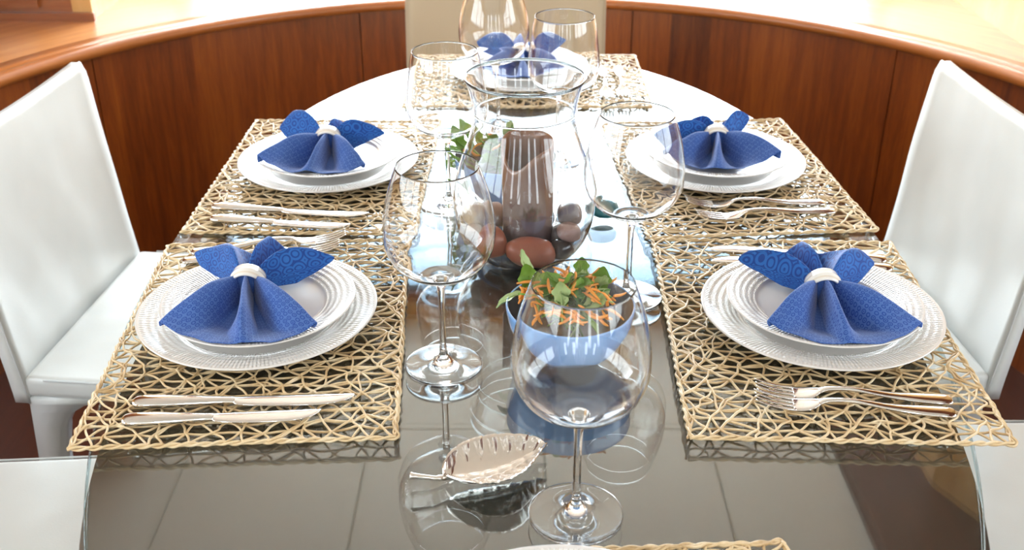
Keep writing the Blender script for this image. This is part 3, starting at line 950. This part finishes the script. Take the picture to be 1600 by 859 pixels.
# candle: hollow wax shell with a wavy rim
def candle_mesh():
    n = 96
    vs, fs = [], []
    ro, ri, fl = .0335, .0300, .060
    def rim(a):
        # high at the back and right, dips at the front left
        d_ = (a - R(238) + PI) % (2*PI) - PI
        return .156 + .003*math.sin(a-.35) + .002*math.sin(3*a) - .030*math.exp(-(d_/.80)**2)
    rows = []
    for j in range(15):
        t = j/14; rows.append([(ro*(1+.012*math.sin(3*2*PI*k/n+t*4)), .0 + t*(rim(2*PI*k/n)-.0), 2*PI*k/n) for k in range(n)])
    rows.append([((ro+ri)/2, rim(2*PI*k/n)+.0016, 2*PI*k/n) for k in range(n)])
    for j in range(11):
        t = j/10; rows.append([(ri, rim(2*PI*k/n)*(1-t)+fl*t, 2*PI*k/n) for k in range(n)])
    for row in rows:
        for (r, z, a) in row: vs.append((r*math.cos(a), r*math.sin(a), z))
    for j in range(len(rows)-1):
        for k in range(n):
            k2 = (k+1) % n; fs.append((j*n+k, j*n+k2, (j+1)*n+k2, (j+1)*n+k))
    c0 = len(vs); vs.append((0, 0, 0)); c1_ = len(vs); vs.append((0, 0, fl-.004))
    b = (len(rows)-1)*n
    for k in range(n):
        k2 = (k+1) % n
        fs.append((k2, k, c0)); fs.append((b+k, b+k2, c1_))
    return mesh('candle', vs, fs)
cd = thing('pillar_candle', 'mauve brown hollowed pillar candle with a wavy rim inside the glass vase', 'candle', (.020, 1.296, T+.0062))
obj('wax_body', candle_mesh(), M['candle'], cd)
v, f = tube([(0, 0, .055), (.001, 0, .064), (.0015, .001, .070)], .0009, 8)
obj('wick', mesh('wick', v, f), M['groove'], cd)

def pebble_mesh(seed):
    bm = bmesh.new(); bmesh.ops.create_icosphere(bm, subdivisions=4, radius=1)
    for v_ in bm.verts:
        n_ = noise.noise(v_.co*1.1 + Vector((seed*3.1, 0, 0)))
        v_.co = Vector([math.copysign(abs(q)**.84, q) for q in v_.co])
        v_.co *= 1 + .12*n_
    me = bpy.data.meshes.new('pebble'); bm.to_mesh(me); bm.free()
    for p in me.polygons: p.use_smooth = True
    return me
PB = [pebble_mesh(i) for i in range(4)]
ST = {'red': stone('red_brown_stone', (.34, .085, .045), (.52, .19, .11)), 'cream': stone('cream_stone', (.62, .50, .36), (.80, .70, .55)),
      'white': stone('white_stone', (.66, .60, .56), (.82, .78, .74)), 'grey': stone('grey_stone', (.16, .13, .13), (.30, .25, .25)),
      'dark': stone('dark_stone', (.030, .028, .030), (.08, .07, .07), .2), 'mauve': stone('mauve_stone', (.36, .21, .19), (.58, .42, .38)),
      'teal': stone('teal_stone', (.015, .10, .12), (.04, .20, .22), .15)}
def pebble(label, col, x, y, z, sx, sy, sz, rz=0, me=0, tilt=0, name='pebble'):
    o = obj(name, PB[me].copy(), ST[col], None, (x, y, T+z), R(rz))
    o.rotation_euler = (0, R(tilt), R(rz))
    for v_ in o.data.vertices: v_.co = (v_.co.x*sx, v_.co.y*sy, v_.co.z*sz)
    tag(o, label, 'pebble', 'pebbles round the candle in the vase')
pebble('large reddish brown pebble at the front of the vase, below the candle', 'red', .024, 1.2500, .0285, .0320, .0185, .0185, -4, 0)
pebble('reddish brown pebble partly behind the left wine glass bowl', 'red', -.0245, 1.2640, .0350, .0170, .0175, .0205, 20, 1)
pebble('cream pebble highest on the left side of the vase', 'cream', -.046, 1.2950, .0600, .0165, .0190, .0150, 40, 2)
pebble('small white pebble on the left, between the cream and red ones', 'white', -.0460, 1.2690, .0460, .0125, .0125, .0105, 0, 3)
pebble('pale mauve pebble low at the left wall of the vase', 'mauve', -.0400, 1.2880, .0310, .0150, .0170, .0150, 10, 0)
pebble('mauve grey pebble highest on the right side of the vase', 'grey', .076, 1.2980, .0600, .0165, .0175, .0140, -10, 1)
pebble('mauve pebble in the middle of the right-hand pile', 'mauve', .074, 1.2720, .0460, .0150, .0150, .0120, 15, 2)
pebble('dark grey pebble low at the right of the big red pebble', 'dark', .0640, 1.2620, .0265, .0150, .0140, .0125, 30, 3)
pebble('brown pebble behind the candle at its left edge', 'mauve', -.024, 1.3330, .0420, .0150, .0160, .0170, 0, 1)
pebble('grey pebble low on the right beneath the pile', 'grey', .067, 1.2930, .0295, .0160, .0170, .0155, 70, 0)
pebble('dark pebble behind the candle on the right', 'dark', .042, 1.3420, .0350, .0160, .0130, .0150, 0, 2)
pebble('cream pebble wedged behind the candle foot', 'cream', .004, 1.3450, .0330, .0140, .0125, .0130, 0, 3)
o = obj('oval_stone', PB[0].copy(), ST['teal'], None, (.131, 1.422, T+.0105), 0)
for v_ in o.data.vertices: v_.co = (v_.co.x*.021, v_.co.y*.019, v_.co.z*.0105)
tag(o, 'dark teal oval stone on the table just right of the vase', 'stone')

# ------------------------------------------------------------------ salads
def leaf_mesh(L, W_, curl, seed):
    rnd = random.Random(seed)
    nu, nv = 12, 6
    vs, fs = [], []
    for i in range(nu+1):
        u = i/nu
        w = W_ * (math.sin(PI*min(1, u*1.02))**.75) * (.45 + .75*u) * (1 + .16*math.sin(u*19+seed))
        if u > .97: w = W_*.08
        for j in range(nv+1):
            v_ = -1 + 2*j/nv
            x = L*(u-.35)
            z = curl*L*(u-.4)**2 + .25*w*v_*v_ + .0012*math.sin(u*14+j*2+seed)
            vs.append((x, w*v_, z))
    for i in range(nu):
        for j in range(nv):
            a = i*(nv+1)+j; fs.append((a, a+1, a+nv+2, a+nv+1))
    st = len(vs)
    tube([(-.35*L-L*.5, 0, .001+curl*L*.3), (-.35*L, 0, .0006+curl*L*.16), (.1*L, 0, .0006), (.55*L, 0, .0006+curl*L*.06)], [.0012, .0011, .0007, .0003], 6, True, vs, fs)
    me = mesh('leaf', vs, fs)
    return me
LEAVES = [leaf_mesh(.040, .0115, .5, 1), leaf_mesh(.034, .0125, 1.0, 2), leaf_mesh(.046, .0105, -.5, 3), leaf_mesh(.030, .0100, .3, 4)]
SHR = []
for s in range(4):
    rnd = random.Random(s)
    L = .016 + .004*s
    pts = [(L*(t-.5), .0028*math.sin(t*3+s), .0024*math.sin(t*4+s*2)) for t in [k/6 for k in range(7)]]
    v, f = tube(pts, [.0009, .0017, .0019, .0019, .0018, .0015, .0007], 5)
    SHR.append(mesh('shred', v, f))
def bowl_meshes(r, h):
    s = r/.072; k = h/.068
    out = smooth_prof([(0, .003), (.030*s, .003), (.033*s, .0), (.036*s, .0005), (.040*s, .005*k), (.056*s, .020*k), (.067*s, .042*k), (.0715*s, .062*k), (.0720*s, .068*k)], 6)
    inn = smooth_prof([(.0695*s, .0680*k), (.0690*s, .061*k), (.0640*s, .042*k), (.053*s, .0225*k), (.034*s, .011*k), (0, .0085*k)], 6)
    return mesh('bowl_out', *lathe(out+[(.0708*s, .0690*k), (.0695*s, .0680*k)], 96)), mesh('bowl_in', *lathe(inn, 96))
def salad(x, y, r, h, blabel, which, nleaf, ncar, seed):
    b = thing('salad_bowl', blabel, 'bowl', (x, y, T+.0002))
    o_, i_ = bowl_meshes(r, h)
    obj('bowl_wall', o_, M['bowl_blue'], b)
    obj('inner_glaze', i_, M['bowl_in'], b)
    rnd = random.Random(seed)
    for k in range(nleaf):
        a = rnd.uniform(0, 2*PI); q = math.sqrt(rnd.random())*.58
        lay = k/nleaf
        q = q*(.95 if lay < .5 else .9)
        rr = r*q*(.35+.65*lay)
        z = h*(.50 + .60*lay) + .022*(1-q)
        m_ = rnd.choice(('leaf', 'leaf', 'leaf_dark', 'leaf_pale'))
        me = LEAVES[k % 4].copy()
        o = obj('salad_leaf', me, M[m_], None, (x+rr*math.cos(a), y+rr*math.sin(a), T+z))
        o.rotation_euler = (rnd.uniform(-.7, .7), rnd.uniform(-.9, .5), rnd.uniform(0, 2*PI))
        sc = rnd.uniform(.75, 1.1); o.scale = (sc, sc, sc)
        tag(o, f'small green salad leaf tossed in the {which} bowl', 'leaf', f'green leaves in the {which} salad')
    for k in range(ncar):
        a = rnd.uniform(0, 2*PI); q = math.sqrt(rnd.random())*.80
        rr = r*q
        z = h*(.98 + .16*rnd.random()) + .024*(1-q)
        o = obj('carrot_shred', SHR[k % 4], M['carrot'], None, (x+rr*math.cos(a), y+rr*math.sin(a), T+z))
        o.rotation_euler = (rnd.uniform(-.3, .3), rnd.uniform(-.6, .6), rnd.uniform(0, 2*PI))
        tag(o, f'orange carrot shred scattered over the {which} salad', 'carrot', f'carrot shreds on the {which} salad')
    return rnd
BX, BY = .0655, 1.045
salad(BX, BY, .0725, .066, 'periwinkle blue bowl of leaf and carrot salad in front of the vase', 'front', 74, 78, 5)
def extra_leaf(label, x, y, z, rx, ry, rz, sc, k, m_, group='green leaves in the front salad'):
    o = obj('salad_leaf', LEAVES[k].copy(), M[m_], None, (x, y, T+z)); o.rotation_euler = (R(rx), R(ry), R(rz)); o.scale = (sc,)*3
    tag(o, label, 'leaf', group)
extra_leaf('upright pale leaf at the left rim of the front salad', .020, 1.090, .082, 10, -50, 150, 1.05, 0, 'leaf_pale')
extra_leaf('bright green leaf leaning out at the left of the front salad', .022, 1.070, .074, -20, -45, 110, 1.1, 1, 'leaf')
extra_leaf('grey-green leaf hanging over the left rim of the front salad', .006, 1.060, .070, 5, 15, 190, .9, 2, 'leaf_pale')
extra_leaf('round leaf standing at the back of the front salad', .078, 1.085, .085, 0, -65, 90, .8, 1, 'leaf')
extra_leaf('frilly leaf standing at the back right of the front salad', .098, 1.060, .080, 12, -55, 60, 1.0, 1, 'leaf')
salad(-.008, 1.486, .0770, .068, 'periwinkle blue bowl of leafy salad behind the vase', 'rear', 40, 8, 11)
for k in range(7):
    a = PI*(.75+.16*k)
    rnd = random.Random(50+k)
    extra_leaf('bright leafy green spilling over the rim of the rear salad', -.008+.070*math.cos(a), 1.486+.064*math.sin(a), .074+.006*rnd.random(), rnd.uniform(-25, 25), -30, math.degrees(a)+rnd.uniform(-40, 40), (.8 if 2.9 < a < 4.2 else 1.25), k % 4, rnd.choice(('leaf', 'leaf', 'leaf_dark')), 'leaves over the rim of the rear salad')

for k, (x, y, z, rx, ry, rz, sc) in enumerate([(-.091, 1.476, .060, 60, 20, 95, 1.2), (-.096, 1.505, .050, 80, -30, 120, 1.3), (-.068, 1.405, .052, 70, 35, 70, 1.15), (-.076, 1.446, .076, 35, -25, 160, 1.3)]):
    extra_leaf('bright leafy green spilling over the rim of the rear salad', x, y, z, rx, ry, rz, sc, k, 'leaf', 'leaves over the rim of the rear salad')

# ------------------------------------------------------------------ silver leaf dish
def leaf_dish():
    nu, nv = 60, 24
    L = .108
    vs, fs = [], []
    for i in range(nu+1):
        u = i/nu
        w = .0365*(math.sin(PI*u**.80)**.80)*(1-.10*u) + .0012
        saw = (u*17) % 1.0
        w *= 1 + .045*(saw-.5)*(1 if .03 < u < .97 else 0)
        for j in range(nv+1):
            v_ = -1+2*j/nv
            rib = .0020*math.exp(-((abs(v_)) / .05)**2)
            vein = -.0012*math.exp(-((((u*7.5 - abs(v_)*1.1) % 1.0)-.5)/.10)**2)*(1 if abs(v_) > .08 else 0)
            z = .0015 + .0190*abs(v_)**1.8*(math.sin(PI*min(1, u*.96+.04))**.5) + .009*u**3 + .003*(1-u)**4 + rib + vein
            vs.append((L*u, w*v_ - .0100*math.sin(PI*min(1, u*1.05)), z))
    W_ = nv+1
    for i in range(nu):
        for j in range(nv):
            a = i*W_+j; fs.append((a, a+W_, a+W_+1, a+1))
    return mesh('leafdish', vs, fs)
ld = thing('leaf_dish', 'small silver leaf-shaped dish with serrated rim between the two front glasses', 'dish', (-.0650, .8190, T+.0004), math.atan2(.044, .100))
o = obj('dish_body', leaf_dish(), M['silver'], ld)
s = o.modifiers.new('thickness', 'SOLIDIFY'); s.thickness = .0014; s.offset = 1
v, f = tube(smooth_prof([(.006, 0, .0045), (-.006, 0, .0065), (-.016, .0035, .0085), (-.030, .0085, .0110)], 5), [.0030]*5 + [.0024]*5 + [.0024, .0025, .0027, .0030, .0034, .0038], 10)
obj('stem', mesh('stem', v, f), M['silver'], ld)

# ------------------------------------------------------------------ light
w = bpy.data.worlds.new('sky'); bpy.context.scene.world = w; w.use_nodes = True
nt = w.node_tree; nt.nodes.clear()
wo = nt.nodes.new('ShaderNodeOutputWorld'); bg = nt.nodes.new('ShaderNodeBackground')
tc = nt.nodes.new('ShaderNodeTexCoord'); sp = nt.nodes.new('ShaderNodeSeparateXYZ')
nt.links.new(tc.outputs['Generated'], sp.inputs[0])
rp = nt.nodes.new('ShaderNodeValToRGB'); nt.links.new(sp.outputs[2], rp.inputs[0])
e = rp.color_ramp.elements
e[0].position = 0.0; e[0].color = (.42, .45, .48, 1)
e[1].position = .06; e[1].color = (.95, .98, 1.0, 1)
x_ = e.new(.6); x_.color = (.80, .90, 1.0, 1)
nt.links.new(rp.outputs[0], bg.inputs[0])
mr = nt.nodes.new('ShaderNodeMapRange'); nt.links.new(sp.outputs[1], mr.inputs[0])
mr.inputs[1].default_value = .1; mr.inputs[2].default_value = .8; mr.inputs[3].default_value = 7.6; mr.inputs[4].default_value = 25.0
nt.links.new(mr.outputs[0], bg.inputs[1])
nt.links.new(bg.outputs[0], wo.inputs[0])
def portal(name, loc, rot, sx, sy):
    L = bpy.data.lights.new(name, 'AREA'); L.shape = 'RECTANGLE'; L.size = sx; L.size_y = sy
    L.cycles.is_portal = True
    o = bpy.data.objects.new(name, L); C.objects.link(o); o.location = loc; o.rotation_euler = rot
    return o
zc = (WZ0+WZ1)/2
portal('daylight_portal_far', ((AX0+AX1)/2, YF+.12, zc), (R(-90), 0, 0), AX1-AX0, WZ1-WZ0)
portal('daylight_portal_left', (FX0-.12, .25, 1.42), (0, R(-90), 0), .95, 2.7)
portal('daylight_portal_right', (FX1+.12, .15, 1.42), (0, R(90), 0), .95, 2.5)
portal('daylight_portal_near', (0, YN-.12, 1.45), (R(90), 0, 0), 2.4, 1.1)

# ------------------------------------------------------------------ camera
cam = bpy.data.cameras.new('camera'); co = bpy.data.objects.new('camera', cam); C.objects.link(co)
cam.sensor_width = 36; cam.lens = 1699.0/1600*36
co.location = (0, 0, T+.6552)
co.rotation_euler = (R(90-27.8656), 0, 0)
cam.clip_start = .02
cam.dof.use_dof = True; cam.dof.focus_distance = 1.2; cam.dof.aperture_fstop = 9
sc = bpy.context.scene
sc.camera = co
sc.view_settings.view_transform = 'Standard'
sc.view_settings.look = 'None'
sc.view_settings.exposure = 0.10
sc.view_settings.gamma = 1.0
sc.view_settings.use_curve_mapping = False
sc.cycles.max_bounces = 14
sc.cycles.transparent_max_bounces = 32
sc.cycles.transmission_bounces = 12
sc.cycles.glossy_bounces = 6
sc.cycles.use_denoising = True
